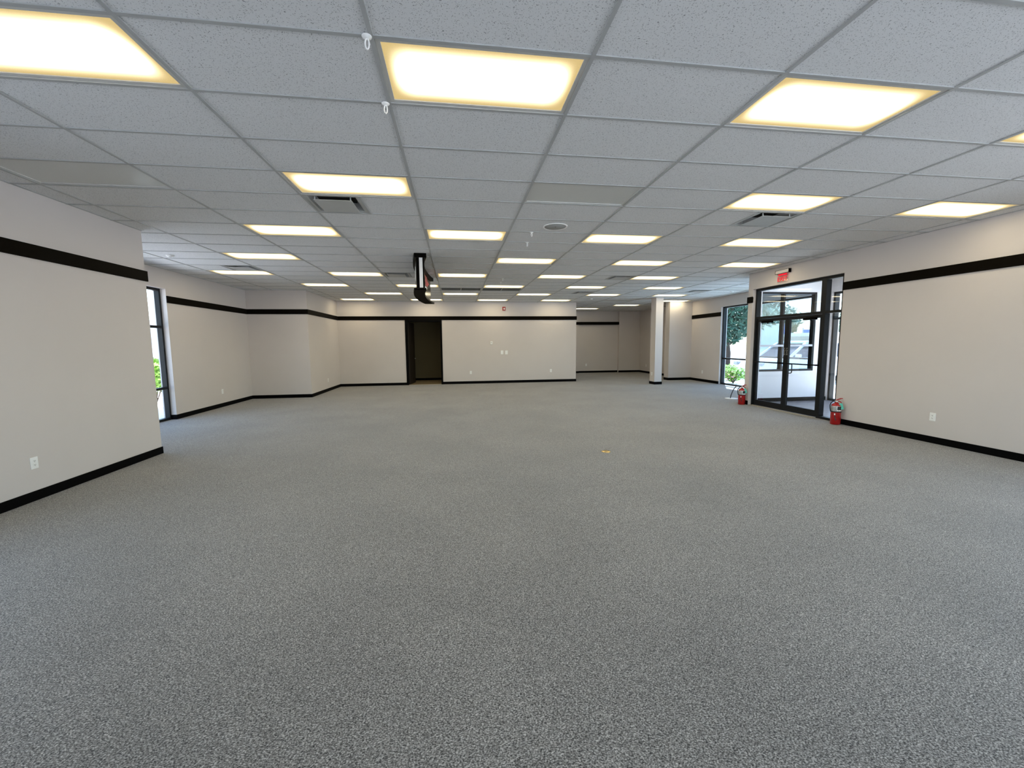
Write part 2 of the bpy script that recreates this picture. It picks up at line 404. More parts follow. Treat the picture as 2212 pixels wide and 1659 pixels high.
bases = [
 ('left', [(XL, XL+b, REAR, YLC+b)], 'along the near left wall'),
 ('left_recess', [(XRC, XRC+b, 9.667, YJ), (XRC-.105, XRC+b, 9.655, 9.667)], 'on the set back left wall'),
 ('left_jut', [(XRC, XJ+b, YJ-b, YJ)], 'on the short wall facing the camera at left'),
 ('left_far', [(XJ, XJ+b, YJ, YB)], 'on the warm lit side wall at left'),
 ('back', [(XJ, -1.874, YB-b, YB), (-.53, XBR+b, YB-b, YB)], 'along the far wall either side of the doorway'),
 ('alcove', [(XBR, 6.33+b, YA-.13-b, YA-.13), (6.33, 8.507, YA-b, YA), (8.507-b, XE, YA-.15-b, YA-.15)], 'around the back of the dim alcove'),
 ('alcove_side', [(XE-b, XE, 16.08, YA-.15)], 'on the right side wall of the alcove'),
 ('nib', [(8.676-b, XE, 15.72-b, 15.72), (8.676-b, 8.676, 15.72, 16.08)], 'on the short wall right of the pillar'),
 ('right_far', [(XE-b, XE, 13.87, 15.72)], 'on the far right wall beside the tinted window'),
 ('right', [(XR-b, XR, REAR, 6.785)], 'along the near right wall'),
 ('right_stub', [(XR-b, XR, 9.13, 9.28+b)], 'on the stub of wall left of the glass doors'),
 ('pillar', [(7.312-b, 7.60+b, 14.24-b, 14.62+b)], 'around the foot of the white pillar'),
 ('vestibule', [(7.55, XE, 9.47-b, 9.47), (XE-b, XE, 9.43, 9.47)], 'inside the vestibule'),
]
for side, bx, where in bases:
    mb = MB()
    for q in bx: mb.box(*q, 0.0 if side != 'vestibule' else .004, .102)
    struct(mb.build('baseboard_' + side, 'base', bevel=.003), 'black vinyl baseboard ' + where, 'baseboard')

# ---------------------------------------------------------------- ceiling fixtures
def make_light():
    r = empty('ceiling_light', (0, 0, H))
    w, d, t = .596, .291, .026
    f = MB()
    f.box(-w, w, -d, -d+t, .0, .05).box(-w, w, d-t, d, 0, .05).box(-w, -w+t, -d+t, d-t, 0, .05).box(w-t, w, -d+t, d-t, 0, .05)
    f.box(-w, w, -d, d, .05, .06)
    f.build('frame', 'fix', r)
    l = MB(); a, c = w-t, d-t
    l.add([(-a,-c,.006),(-a,c,.006),(a,c,.006),(a,-c,.006)], [(0,1,2,3)]).build('diffuser', 'lens', r)
    return r
ORD = ['', 'first', 'second', 'third', 'fourth', 'fifth']
ROWS = {0: 'the row nearest the camera', 3: 'the second row from the camera', 6: 'the third row from the camera', 9: 'the fourth row from the camera',
        12: 'the fifth row from the camera', 15: 'the sixth row from the camera', 18: 'the seventh row from the camera', 21: 'the last row, beside the far wall'}
proto = make_light()
first = True
for i, j in LIT:
    loc = (gx(i+.5), gy(j+.5), H)
    if first: o = proto; o.location = loc; first = False
    else: o = dup(proto, loc)
    if j in ROWS:
        row = sorted(a for a, c in LIT if c == j); k = row.index(i) + 1
        pos = 'leftmost' if k == 1 else 'rightmost' if k == len(row) else ORD[k] + ' from left'
        lab = 'lit ceiling light panel, %s in %s' % (pos, ROWS[j])
        if (i, j) == (7, 21): lab = 'lit warm ceiling light panel before the short wall right of the pillar'
        if (i, j) == (3, 21): lab = 'lit warm ceiling light panel above the right end of the far wall'
    elif j == 24: lab = 'lit warm ceiling light panel in the alcove, nearer the pillar'
    else: lab = 'lit warm ceiling light panel in the alcove, partly behind the far wall end'
    tag(o, lab, 'ceiling light', 'lit ceiling light panels')
def make_off():
    r = empty('ceiling_light', (0, 0, H))
    w, d, t = .596, .291, .022
    f = MB()
    f.box(-w, w, -d, -d+t, .0, .05).box(-w, w, d-t, d, 0, .05).box(-w, -w+t, -d+t, d-t, 0, .05).box(w-t, w, -d+t, d-t, 0, .05)
    f.box(-w, w, -d, d, .05, .06).build('frame', 'fix', r)
    a, c = w-t, d-t
    MB().add([(-a,-c,.008),(-a,c,.008),(a,c,.008),(a,-c,.008)], [(0,1,2,3)]).build('diffuser', 'lensoff', r)
    return r
po = make_off()
for k, ((i, j), lab) in enumerate(zip(OFF, ('switched off grey ceiling light panel near the middle of the ceiling', 'switched off grey ceiling light panel above the near left wall',
        'switched off grey ceiling light panel before the alcove', 'switched off pale ceiling light panel near the tinted window'))):
    loc = (gx(i+.5), gy(j+.5), H)
    o = po if k == 0 else dup(po, loc)
    o.location = loc; tag(o, lab, 'ceiling light', 'unlit ceiling light panels')

def make_vent():
    r = empty('air_diffuser', (0, 0, H)); w = .292
    f = MB(); t = .035
    f.box(-w, w, -w, -w+t, 0, .02).box(-w, w, w-t, w, 0, .02).box(-w, -w+t, -w+t, w-t, 0, .02).box(w-t, w, -w+t, w-t, 0, .02)
    # flared throat
    a, c, z0, z1 = w-t, w-.05, .004, .10
    f.add([(-a,-a,z0),(a,-a,z0),(a,a,z0),(-a,a,z0),(-c,-c,z1),(c,-c,z1),(c,c,z1),(-c,c,z1)], [(0,1,5,4),(1,2,6,5),(2,3,7,6),(3,0,4,7)])
    f.build('frame', 'vent', r)
    MB().box(-w, w, -w, w, .11, .12).build('duct', 'ventdark', r)
    MB().box(-.205, .205, -.205, .205, -.022, -.016).build('plaque', 'vent', r, bevel=.003)
    for sx in (-1, 1):
        for sy in (-1, 1): MB().box(sx*.19-.006, sx*.19+.006, sy*.19-.006, sy*.19+.006, -.017, .105).build('hanger', 'vent', r)
    return r
pv = make_vent()
for k, ((i, j), lab) in enumerate(zip(VENT, ('square air diffuser beside a lit panel left of centre, nearest of all', 'square air diffuser behind a lit panel at right, plaque lit by daylight',
      'square air diffuser on the far left before a lit panel', 'square air diffuser left of the hanging curved sign', 'square air diffuser in the fifth row of lights at right',
      'small far square air diffuser near the right end of the far wall', 'square air diffuser above and right of the white pillar'))):
    loc = (gx(i+.25), gy(j+.5), H)
    o = pv if k == 0 else dup(pv, loc)
    o.location = loc; tag(o, lab, 'air vent', 'square ceiling air diffusers')
def make_grille():
    r = empty('return_grille', (0, 0, H)); w, d, t = .596, .292, .02
    f = MB().box(-w, w, -d, -d+t, 0, .02).box(-w, w, d-t, d, 0, .02).box(-w, -w+t, -d, d, 0, .02).box(w-t, w, -d, d, 0, .02).box(-.01, .01, -d, d, 0, .02)
    f.build('frame', 'vent', r)
    MB().box(-w, w, -d, d, .03, .04).build('duct', 'ventdark', r)
    l = MB()
    for k in range(24):
        y = -d+.03+k*(2*d-.06)/23; l.box(-w+t, w-t, y-.001, y+.001, .002, .03)
    l.build('louver', principled('grille_bronze', (.10, .095, .075), .6, noise=(20, .1)) if 'grille_bronze' not in bpy.data.materials else bpy.data.materials['grille_bronze'], r)
    return r
pg = make_grille()
for k, ((i, j), lab) in enumerate(zip(GRILL, ('dark return air grille, left one of the pair before the far wall', 'dark return air grille, right one of the pair before the far wall'))):
    loc = (gx(i+.5), gy(j+.5), H); o = pg if k == 0 else dup(pg, loc); o.location = loc
    tag(o, lab, 'air vent', 'return air grilles')

sp = empty('ceiling_speaker', (1.425, 5.757, H))
MB().lathe([(.150, .0), (.172, -.002), (.172, -.010), (.158, -.012), (.150, -.008)], 40, cap=False).build('rim', 'white', sp)
MB().lathe([(.0001, -.007), (.150, -.006), (.150, .0)], 40).build('grille', principled('speaker_mesh', (.36, .37, .36), .7, noise=(300, .2)), sp)
MB().lathe([(.0001, -.011), (.006, -.011), (.006, -.005)], 12).build('badge', 'slot', sp)
tag(sp, 'round white ceiling speaker right of centre', 'speaker')

def make_hook():
    r = empty('ceiling_hook', (0, 0, H-.007))
    mb = MB()
    pts = []
    for k in range(9):
        a = math.pi*k/8; pts.append((.03*math.cos(a), .012*math.sin(a)*0, -.002+.0*k))
    c = MB().lathe([(.0001, -.012), (.012, -.010), (.024, -.004), (.027, .0), (.022, .001)], 20); c.build('clip', 'white', r)
    loop = []
    for k in range(19):
        a = -math.pi/2 + 2*math.pi*k/18; loop.append((.010*math.cos(a), 0, -.036+.026*math.sin(a)))
    MB().tube(loop, .0042, 8, caps=False).build('loop', 'white', r)
    return r
ph = make_hook()
for k, (x, y, lab) in enumerate(((gx(0)-.022, gy(0), 'white plastic ceiling hook at the corner of the big central light, nearer one'), (gx(0)-.026, gy(1), 'white plastic ceiling hook at the corner of the big central light, farther one'),
        (1.145, gy(6), 'small white ceiling hook just beyond the round speaker'), (1.187, gy(7), 'small white ceiling hook on the second grid line beyond the speaker'),
        (1.212, gy(13), 'tiny far ceiling hook above the red wall alarm, nearer one'), (1.234, gy(14), 'tiny far ceiling hook above the red wall alarm, farther one'))):
    o = ph if k == 0 else dup(ph, (x, y, H-.007)); o.location = (x, y, H-.007); tag(o, lab, 'hook', 'white ceiling hooks')
for k, (x, y, lab) in enumerate(((-5.01, 8.22, 'small white smoke detector on the ceiling at far left'), (5.02, 14.77, 'small white smoke detector on the ceiling near the far wall end'), (8.99, 12.42, 'small white smoke detector on the ceiling by the tinted window'))):
    if k == 0:
        sd = empty('smoke_detector', (x, y, H)); MB().lathe([(.06, 0), (.062, -.012), (.045, -.03), (.0001, -.034)], 24).build('housing', 'white', sd)
        MB().lathe([(.02, -.030), (.02, -.037), (.0001, -.037)], 16).build('cap', 'vent', sd); o = sd
    else: o = dup(sd, (x, y, H))
    tag(o, lab, 'smoke detector', 'ceiling smoke detectors')

# ---------------------------------------------------------------- hanging curved sign
sg = empty('hanging_sign', (0, 0, 0))
xc = lambda y: -.715 + .055*(y-9.15)**2
def arc(half, y0, y1, n=18):
    ys = [y0 + (y1-y0)*k/n for k in range(n+1)]
    return [(xc(y)+half, y) for y in ys] + [(xc(y)-half, y) for y in reversed(ys)]
MB().prism(arc(.108, 7.63, 10.5), 3.125, H-.001).build('top_fascia', 'blk', sg)
MB().prism(arc(.112, 7.83, 10.52), 2.575, 2.612).build('bottom_fascia', 'blk', sg)
MB().prism([(x, y) for x, y in arc(.070, 7.72, 10.3)], 2.612, 3.125, smooth=False).build('face_panel', 'signface', sg)
e = MB().box(-.668, -.525, 7.66, 7.73, 2.585, 3.195).build('end_panel', 'blk', sg, bevel=.003)
MB().box(-.613, -.553, 7.652, 7.662, 2.595, 3.175).build('end_strip', 'white', e)['label'] = 'white strip on the black end'
# round white mark on the left face, red figure mark on the right face (flat prints, 2 mm proud)
def curved_patch(side, pts, name, mat):
    mb = MB(); n = len(pts)
    def P(y, z, o): return (xc(y) + side*(.070+o), y, z)
    mb.add([P(y, z, .003) for y, z in pts] + [P(y, z, .0) for y, z in pts], [tuple(range(n)), tuple(reversed(range(n, 2*n)))] + [(i, (i+1) % n, n+(i+1) % n, n+i) for i in range(n)])
    return mb.build(name, mat, sg)
curved_patch(-1, [(8.05+.14*math.cos(a*math.pi/10), 2.90+.14*math.sin(a*math.pi/10)) for a in range(20)], 'round_mark', 'white')
red = curved_patch(1, [(9.40,3.11),(9.80,3.11),(9.86,3.04),(10.14,2.99),(9.95,2.955),(9.85,2.90),(9.45,2.89),(9.55,2.95),(9.38,2.99),(9.5,3.05)], 'red_mark', 'emblem')
curved_patch(1, [(9.42,2.83),(9.78,2.83),(9.78,2.875),(9.42,2.875)], 'white_mark', 'white')
tag(sg, 'long curved black sign hanging from the ceiling, end on with a white strip', 'sign')

# ---------------------------------------------------------------- windows
def frame_y(mb, x0, x1, y0, y1, z0, z1, rails=(), mulls=(), w=.05, sill=None):
    """frame lying in a plane of constant x"""
    s = sill or w
    mb.box(x0, x1, y0, y0+w, z0, z1).box(x0, x1, y1-w, y1, z0, z1).box(x0, x1, y0+w, y1-w, z1-w, z1).box(x0, x1, y0+w, y1-w, z0, z0+s)
    for z in rails: mb.box(x0+.001, x1-.001, y0+w, y1-w, z-w/2, z+w/2)
    for y in mulls: mb.box(x0+.002, x1-.002, y-w/2, y+w/2, z0+s, z1-w)
    return mb
def frame_x(mb, y0, y1, x0, x1, z0, z1, rails=(), mulls=(), w=.05):
    mb.box(x0, x0+w, y0, y1, z0, z1).box(x1-w, x1, y0, y1, z0, z1).box(x0+w, x1-w, y0, y1, z1-w, z1).box(x0+w, x1-w, y0, y1, z0, z0+w)
    for x in mulls: mb.box(x-w/2, x+w/2, y0+.002, y1-.002, z0+w, z1-w)
    for z in rails: mb.box(x0+w, x1-w, y0+.001, y1-.001, z-w/2, z+w/2)
    return mb
def window_y(name, x0, x1, y0, y1, z0, z1, label, rails=(), mulls=(), glass='glassx'):
    o = frame_y(MB(), x0, x1, y0, y1, z0, z1, rails, mulls).build(name, 'alu'); struct(o, label, 'window')
    xm = (x0+x1)/2; MB().add([(xm, y0+.03, z0+.03), (xm, y1-.03, z0+.03), (xm, y1-.03, z1-.03), (xm, y0+.03, z1-.03)], [(0,1,2,3)]).build('glass_pane', glass, o)
    return o
def window_x(name, y0, y1, x0, x1, z0, z1, label, rails=(), mulls=(), glass='glassx'):
    o = frame_x(MB(), y0, y1, x0, x1, z0, z1, rails, mulls).build(name, 'alu'); struct(o, label, 'window')
    ym = (y0+y1)/2; MB().add([(x0+.03, ym, z0+.03), (x1-.03, ym, z0+.03), (x1-.03, ym, z1-.03), (x0+.03, ym, z1-.03)], [(0,1,2,3)]).build('glass_pane', glass, o)
    return o
w1 = window_y('window_1', XRC-.195, XRC-.105, 6.95, 9.667, 0.0, 2.79, 'tall bright window half hidden behind the near left wall corner', rails=(.69, 1.99), mulls=(8.3,), glass='glass')
window_y('window_2', XE+.07, XE+.19, 12.3, 13.87, .0, 2.83, 'tall tinted window right of the pillar, tree outside', rails=(.95,))
window_y('window_3', XE+.07, XE+.19, 9.80, 12.15, .0, 2.80, 'tinted window beyond the vestibule, car outside', rails=(1.07,))
window_x('window_4', 9.48, 9.59, 7.62, 9.26, .79, 2.81, 'black framed window in the vestibule wall seen through the doors', mulls=(8.345,), glass='glassm')
MB().box(7.67, 9.21, 9.472, 9.52, 1.425, 1.476).build('cross_rail', 'alug', bpy.data.objects['window_4'])['label'] = 'grey horizontal rail'
window_y('window_5', XR+.10, XR+.22, -2.9, 3.15, .05, 3.05, 'window in the near right wall outside the picture', mulls=(-.9, 1.1,), glass='glass')
window_y('window_8', XL-.14, XL-.04, .4, 3.4, .05, 2.8, 'added unseen window in the near left wall for more daylight', mulls=(1.9,), glass='glass')  # unseen window added to bring more daylight onto ceiling and walls
for n, (a, c) in enumerate(((-.6, 3.1), (3.25, 7.0)), 6):
    window_x('window_%d' % n, REAR-.15, REAR-.05, a, c, .05, 3.05, ('left', 'right')[n-6] + ' storefront window behind the camera', mulls=((a+c)/2,), glass='glass')

# outer entrance door of the vestibule
d3 = frame_y(MB(), XE+.05, XE+.17, 6.4, 9.43, 0.004, 2.81, rails=(2.135,), mulls=(7.9,)).build('door_3', 'alu')
struct(d3, 'outer glass entrance door of the vestibule behind the sidelight', 'door')
MB().add([(XE+.11, 6.43, .03), (XE+.11, 9.40, .03), (XE+.11, 9.40, 2.78), (XE+.11, 6.43, 2.78)], [(0,1,2,3)]).build('glass_pane', 'glass', d3)

# ---------------------------------------------------------------- glass double doors (door_1)
FX0, FX1 = 7.25, 7.36
d1 = empty('door_1', (FX0, 8.16, 0)); struct(d1, 'black framed glass double doors with transom and sidelight in the right wall', 'door')
LOC = Vector((FX0, 8.16, 0))
def part(mb, name, mat, parent=None, bevel=0, lab=None, base=LOC):
    mb.v = [tuple(Vector(p) - base) for p in mb.v]
    o = mb.build(name, mat, parent or d1, bevel=bevel)
    if lab: o['label'] = lab
    return o
fr = MB()
fr.box(FX0, FX1, 9.08, 9.13, 0, 2.82).box(FX0, FX1, 6.785, 6.882, 0, 2.82)
fr.box(FX0, FX1, 6.882, 9.08, 2.765, 2.82).box(FX0, FX1, 7.215, 7.275, 0, 2.765).box(FX0+.002, FX1-.002, 7.275, 7.328, 2.155, 2.765)
fr.box(FX0+.001, FX1-.001, 7.275, 9.08, 2.10, 2.155).box(FX0+.001, FX1-.001, 6.882, 7.215, 2.105, 2.155)
fr.box(FX0+.001, FX1-.001, 6.882, 7.215, 0.0, .05)
part(fr, 'frame', 'alu')
part(MB().box(XR+.01, FX0+.02, 7.28, 9.08, .0005, .012), 'threshold', 'thresh', lab='light metal threshold strip')
def pane(y0, y1, z0, z1, x, name, parent=None, base=LOC):
    return part(MB().add([(x, y0, z0), (x, y1, z0), (x, y1, z1), (x, y0, z1)], [(0,1,2,3)]), name, 'glass', parent, base=base)
pane(7.32, 9.085, 2.15, 2.77, 7.31, 'transom_pane'); pane(6.875, 7.22, 2.15, 2.77, 7.31, 'sidelight_pane'); pane(6.875, 7.22, .045, 2.11, 7.31, 'sidelight_pane')
def leaf(y0, y1, handle):
    lf = MB(); a, c = 7.275, 7.322; s = .062
    lf.box(a, c, y0, y0+s, .015, 2.095).box(a, c, y1-s, y1, .015, 2.095).box(a, c, y0+s, y1-s, 2.03, 2.095).box(a, c, y0+s, y1-s, .015, .147)
    o = part(lf, 'door_leaf', 'alu')
    pane(y0+.05, y1-.05, .13, 2.05, 7.30, 'glass_pane', o)
    pb = MB().tube([(7.215, y0+.03, 1.075), (7.215, y1-.03, 1.075)], .014, 10)
    for yy in (y0+.04, y1-.04): pb.box(7.212, 7.276, yy-.014, yy+.014, 1.06, 1.09)
    part(pb, 'push_bar', 'blk', o)
    if handle:
        yy = y1-.03; hd = []
        for k, (x, z) in enumerate(((7.32, 1.055), (7.40, 1.055), (7.418, 1.04), (7.42, 1.02), (7.42, .89), (7.418, .87), (7.40, .855), (7.32, .855))): hd.append((x, yy, z))
        part(MB().tube(hd, .011, 10), 'pull_handle', 'blk', o)
    return o
lr = leaf(7.277, 8.158, True); ll = leaf(8.162, 9.078, False)
for o_, y0, y1 in ((lr, 7.40, 7.68), (ll, 8.56, 8.86)):
    c = MB().box(7.20, 7.275, y0, y1, 1.995, 2.045)
    c.tube([(7.24, (y0+y1)/2-.02, 1.995), (7.24, (y0+y1)/2-.02, 1.972)], [.02, .008], 10)
    c.box(7.225, 7.25, y0-.03, y1-.05, 2.05, 2.06)
    part(c, 'door_closer', 'blk', o_, bevel=.004)
# stacked lettering on the two meeting stiles
for o_, yy in ((lr, 8.127), (ll, 8.193)):
    text('push_lettering', 'P\nU\nS\nH', .052, 'steel', o_, tuple(Vector((7.2735, yy, 1.335)) - LOC), (math.pi/2, 0, -math.pi/2), .0008, spacing=.82)

# ---------------------------------------------------------------- doorway in the far wall (door_2)
fr = MB(); ya, yb = YB-.02, YB+.17
fr.box(-1.90, -1.825, ya, yb, 0, 2.5).box(-.575, -.505, ya, yb, 0, 2.5).box(-1.825, -.575, ya, yb, 2.44, 2.5)
d2 = fr.build('door_2', 'base', bevel=.003); struct(d2, 'dark framed open doorway in the far wall', 'door')
lf = MB(); dx, dy = .13, .9; L_ = math.hypot(dx, dy); nx, ny = dy/L_*.02, -dx/L_*.02
p0 = (-1.815, YB+.18)
lf.prism([(p0[0]-nx, p0[1]-ny), (p0[0]+nx, p0[1]+ny), (p0[0]+dx+nx, p0[1]+dy+ny), (p0[0]+dx-nx, p0[1]+dy-ny)], .01, 2.42)
lf_o = lf.build('door_leaf', 'door', d2)
MB().tube([(p0[0]+dx*.92, p0[1]+dy*.92, 1.0), (p0[0]+dx*.92+.06, p0[1]+dy*.92, 1.0), (p0[0]+dx*.92+.065, p0[1]+dy*.92-.1, 1.0)], .01, 8).build('door_handle', 'steel', lf_o)
MB().box(-1.825, -.575, YB-.01, YB+.06, .0005, .008).build('threshold', 'thresh', d2)

# ---------------------------------------------------------------- exit sign
ex = empty('exit_sign', (XR, 8.205, 2.99))
# local frame: +x = into the wall (world x), y world, z world
MB().box(-.06, 0, -.185, .185, .05, .132).build('housing', 'wall', ex, bevel=.004)
rim = MB(); a = -.064
rim.box(a, -.06, -.185, .185, .05, .058).box(a, -.06, -.185, .185, .126, .132).box(a, -.06, .179, .185, .05, .132).box(-.066, 0, -.19, -.185, .048, .134)
rim.build('rim', 'blk', ex)
MB().box(-.036, -.030, -.14, .14, -.135, .05).build('acrylic_panel', 'exitclear', ex)
MB().box(-.041, -.036, -.118, .118, .012, .046).build('red_bar', 'exit', ex)
text('exit_lettering', 'EXIT', .135, 'exit', ex, (-.040, .0, -.068), (math.pi/2, 0, -math.pi/2), .003)
tag(ex, 'glowing red EXIT sign on the wall above the glass doors', 'sign')

# ---------------------------------------------------------------- wall plates
def make_outlet():
    r = empty('wall_outlet', (0, 0, 0))       # local: -y faces the room
    MB().box(-.039, .039, -.007, 0, -.061, .061).build('plate', 'white', r, bevel=.003)
    for s in (1, -1):
        rc = MB().rbox(-.017, .017, -.014, .014, 0, .003, .008)
        rc.v = [(x, -.007-z, y+s*.020) for x, y, z in rc.v]
        o = rc.build('receptacle', 'white', r)
        sl = MB()
        sl.box(-.0075, -.0045, -.0108, -.0098, s*.020-.002, s*.020+.008).box(.0045, .0075, -.0108, -.0098, s*.020-.002, s*.020+.008).box(-.003, .003, -.0108, -.0098, s*.020-.010, s*.020-.005)
        sl.build('slot', 'slot', o)
    return r
pou = make_outlet()
R90 = math.pi/2
outs = [(XL, 4.746, .39, R90, 'white power outlet low on the near left wall'), (XR, 5.178, .40, -R90, 'white power outlet low on the near right wall'),
        (XRC, 11.468, .402, R90, 'white power outlet on the set back left wall'), (XJ, 14.659, .382, R90, 'white power outlet on the warm lit side wall at left'),
        (.579, YB, .447, 0, 'white power outlet on the far wall nearer the doorway'), (3.823, YB, .461, 0, 'white power outlet on the far wall near its right end'),
        (6.78, YA, .416, 0, 'white power outlet on the dim alcove back wall'), (XE, 19.72, .379, -R90, 'white power outlet on the alcove side wall beside the pillar'),
        (7.312, 14.445, .39, -R90, 'white power outlet on the left face of the pillar'), (XE, 14.896, .38, -R90, 'white power outlet on the wall beside the tinted window')]
for k, (x, y, z, rz, lab) in enumerate(outs):
    o = pou if k == 0 else dup(pou, (x, y, z), rz)
    o.location = (x, y, z); o.rotation_euler = (0, 0, rz); tag(o, lab, 'outlet', 'wall power outlets')
def make_switch():
    r = empty('light_switch', (0, 0, 0))
    MB().box(-.052, .052, -.008, 0, -.078, .078).build('plate', 'white', r, bevel=.003)
    MB().box(-.018, .018, -.013, -.008, -.033, .033).build('rocker', 'white', r, bevel=.002)
    return r
psw = make_switch()
for k, (x, z, lab) in enumerate(((1.833, 1.222, 'white light switch on the far wall, left of the close pair'), (2.01, 1.219, 'white light switch on the far wall, right of the close pair'))):
    o = psw if k == 0 else dup(psw, (x, YB, z)); o.location = (x, YB, z); tag(o, lab, 'switch', 'far wall light switches')
th = empty('thermostat', (1.414, YB, 1.603))
MB().box(-.045, .045, -.025, .003, -.062, .062).build('housing', 'white', th, bevel=.006); MB().box(-.025, .025, -.027, -.025, .0, .035).build('display', 'vent', th)
tag(th, 'small white thermostat above the light switches on the far wall', 'thermostat')
fa = empty('fire_alarm', (1.927, YB, 2.938))
MB().box(-.06, .06, -.045, .003, -.075, .075).build('housing', 'redm', fa, bevel=.006); MB().box(-.022, .030, -.065, -.045, -.04, .03).build('strobe_lens', 'white', fa, bevel=.008)
tag(fa, 'red fire alarm with white strobe high on the far wall', 'alarm')
fp = empty('floor_outlet_cover', (2.128, 5.535, 0))
MB().lathe([(.066, .0005), (.066, .003), (.058, .007), (.0001, .008)], 40).build('ring', 'brass', fp)
MB().box(-.03, .03, -.018, .018, .0075, .010).build('lid', 'brass', fp, bevel=.004)
tag(fp, 'round brass floor outlet cover set in the carpet', 'outlet cover')

# ---------------------------------------------------------------- fire extinguishers
def make_ext():
    r = empty('fire_extinguisher', (0, 0, 0)); R = .080     # local: -y toward viewer
    cyl = MB().lathe([(.0001, .004), (R-.012, .0), (R, .010), (R, .345), (R-.006, .368), (R-.022, .390), (.034, .404), (.022, .410), (.022, .420)], 32).build('cylinder', 'red', r)
    MB().lathe([(R+.001, .255), (R+.0012, .256), (R+.0012, .352), (R+.001, .353)], 32, cap=False).build('label_band', 'steel', cyl)['label'] = 'silver instruction label'
    # dark print panel and three white pictograms on the label
    pr = MB()
    def patch(mb, a0, a1, z0, z1, rr):
        n = 8; v = []
        for k in range(n+1):
            a = math.radians(a0+(a1-a0)*k/n); v += [(rr*math.cos(a), rr*math.sin(a), z0), (rr*math.cos(a), rr*math.sin(a), z1)]
        mb.add(v, [(2*k, 2*k+2, 2*k+3, 2*k+1) for k in range(n)], True)
    patch(pr, -85, -25, .282, .345, R+.0020); pr.build('print_panel', 'slot', cyl)
    pc = MB()
    for a in (-88, -66, -44): patch(pc, a, a+15, .262, .280, R+.0022)
    pc.build('pictogram', 'white', cyl)
    pl = MB()
    for k in range(4): patch(pl, -135, -96, .285+k*.015, .289+k*.015, R+.0020)
    pl.build('print_line', 'slot', cyl)
    MB().lathe([(R+.002, .235), (R+.003, .237), (R+.003, .252), (R+.002, .254)], 32, cap=False).build('strap', 'blackp', cyl)
    v = MB().lathe([(.016, .418), (.020, .424), (.020, .445), (.014, .452), (.0001, .454)], 16)
    v.box(-.03, .022, -.012, .012, .428, .444).build('valve', 'steel', r)
    lev = MB().tube([(-.012, 0, .450), (.02, 0, .470), (.055, 0, .488), (.09, 0, .494)], [.009, .012, .012, .006], 8)
    lev.build('lever', 'red', r)
    MB().tube([(-.01, 0, .440), (.03, 0, .438), (.062, 0, .425), (.075, 0, .405)], [.008, .010, .009, .006], 8).build('carry_handle', 'red', r)
    hp = [(-.02, 0, .436), (-.055, -.005, .432), (-.083, -.012, .405), (-.098, -.02, .36), (-.096, -.03, .31), (-.090, -.035, .27), (-.086, -.036, .245)]
    MB().tube(hp, .0085, 10).build('hose', 'blackp', r)
    MB().lathe([(.0001, 0), (.015, 0), (.015, .010), (.0001, .011)], 14, (0, 0, 0)).build('gauge', 'white', r, loc=(.0, -.022, .436), rot=(math.pi/2, 0, 0))
    sl = MB(); patch(sl, -116, -104, .185, .215, R+.002); sl.build('seal_tag', 'white', r)
    st = MB(); patch(st, -112, -103, .12, .18, R+.0022); patch(st, -104, -94, .08, .13, R+.0022); st.build('seal_strap', 'slot', r)
    t = MB(); a = math.radians(16)
    t.box(-.026, .026, -.0012, .0012, -.115, 0).build('inspection_tag', 'tag', r, loc=(.052, -.050, .405), rot=(0, -a, .15), bevel=.0005)['label'] = 'green inspection tag'
    MB().tube([(.03, -.01, .432), (.052, -.050, .402)], .0015, 6).build('tag_string', 'white', r)
    return r
pe = make_ext()
pe.location = (7.055, 6.655, 0); pe.rotation_euler = (0, 0, math.radians(-38))
tag(pe, 'red fire extinguisher by the right jamb of the glass doors', 'fire extinguisher', 'red fire extinguishers')
e2 = dup(pe, (7.06, 9.21, 0), math.radians(-30)); tag(e2, 'red fire extinguisher left of the glass doors at the wall corner', 'fire extinguisher', 'red fire extinguishers')

# stand with white base
ws = empty('floor_stand', (7.52, 10.22, 0))
MB().lathe([(.0001, .014), (.15, .012), (.165, .006), (.165, .0005)], 40).build('base_plate', 'white', ws)
MB().tube([(-.03, .0, .012), (-.01, .0, .10), (.03, 0, .20), (.075, 0, .28), (.13, 0, .335)], .011, 8).build('curved_rod', 'blackp', ws)
tag(ws, 'flat white stand base with a thin curved dark rod, near the corner extinguisher', 'stand')

# ---------------------------------------------------------------- outdoors
struct(MB().box(-90, 120, -60, 130, -.35, -.16).build('ground', 'asphalt'), 'pale sunlit paving outside', 'ground')
struct(MB().box(XE+.25, 11.9, -8, 40, -.16, -.06).build('sidewalk', 'walk'), 'sidewalk outside the right hand windows', 'sidewalk')
struct(MB().box(-9.0, XRC-.34, -8, 30, -.16, -.08).build('sidewalk_left', 'walk'), 'sidewalk outside the left window', 'sidewalk')

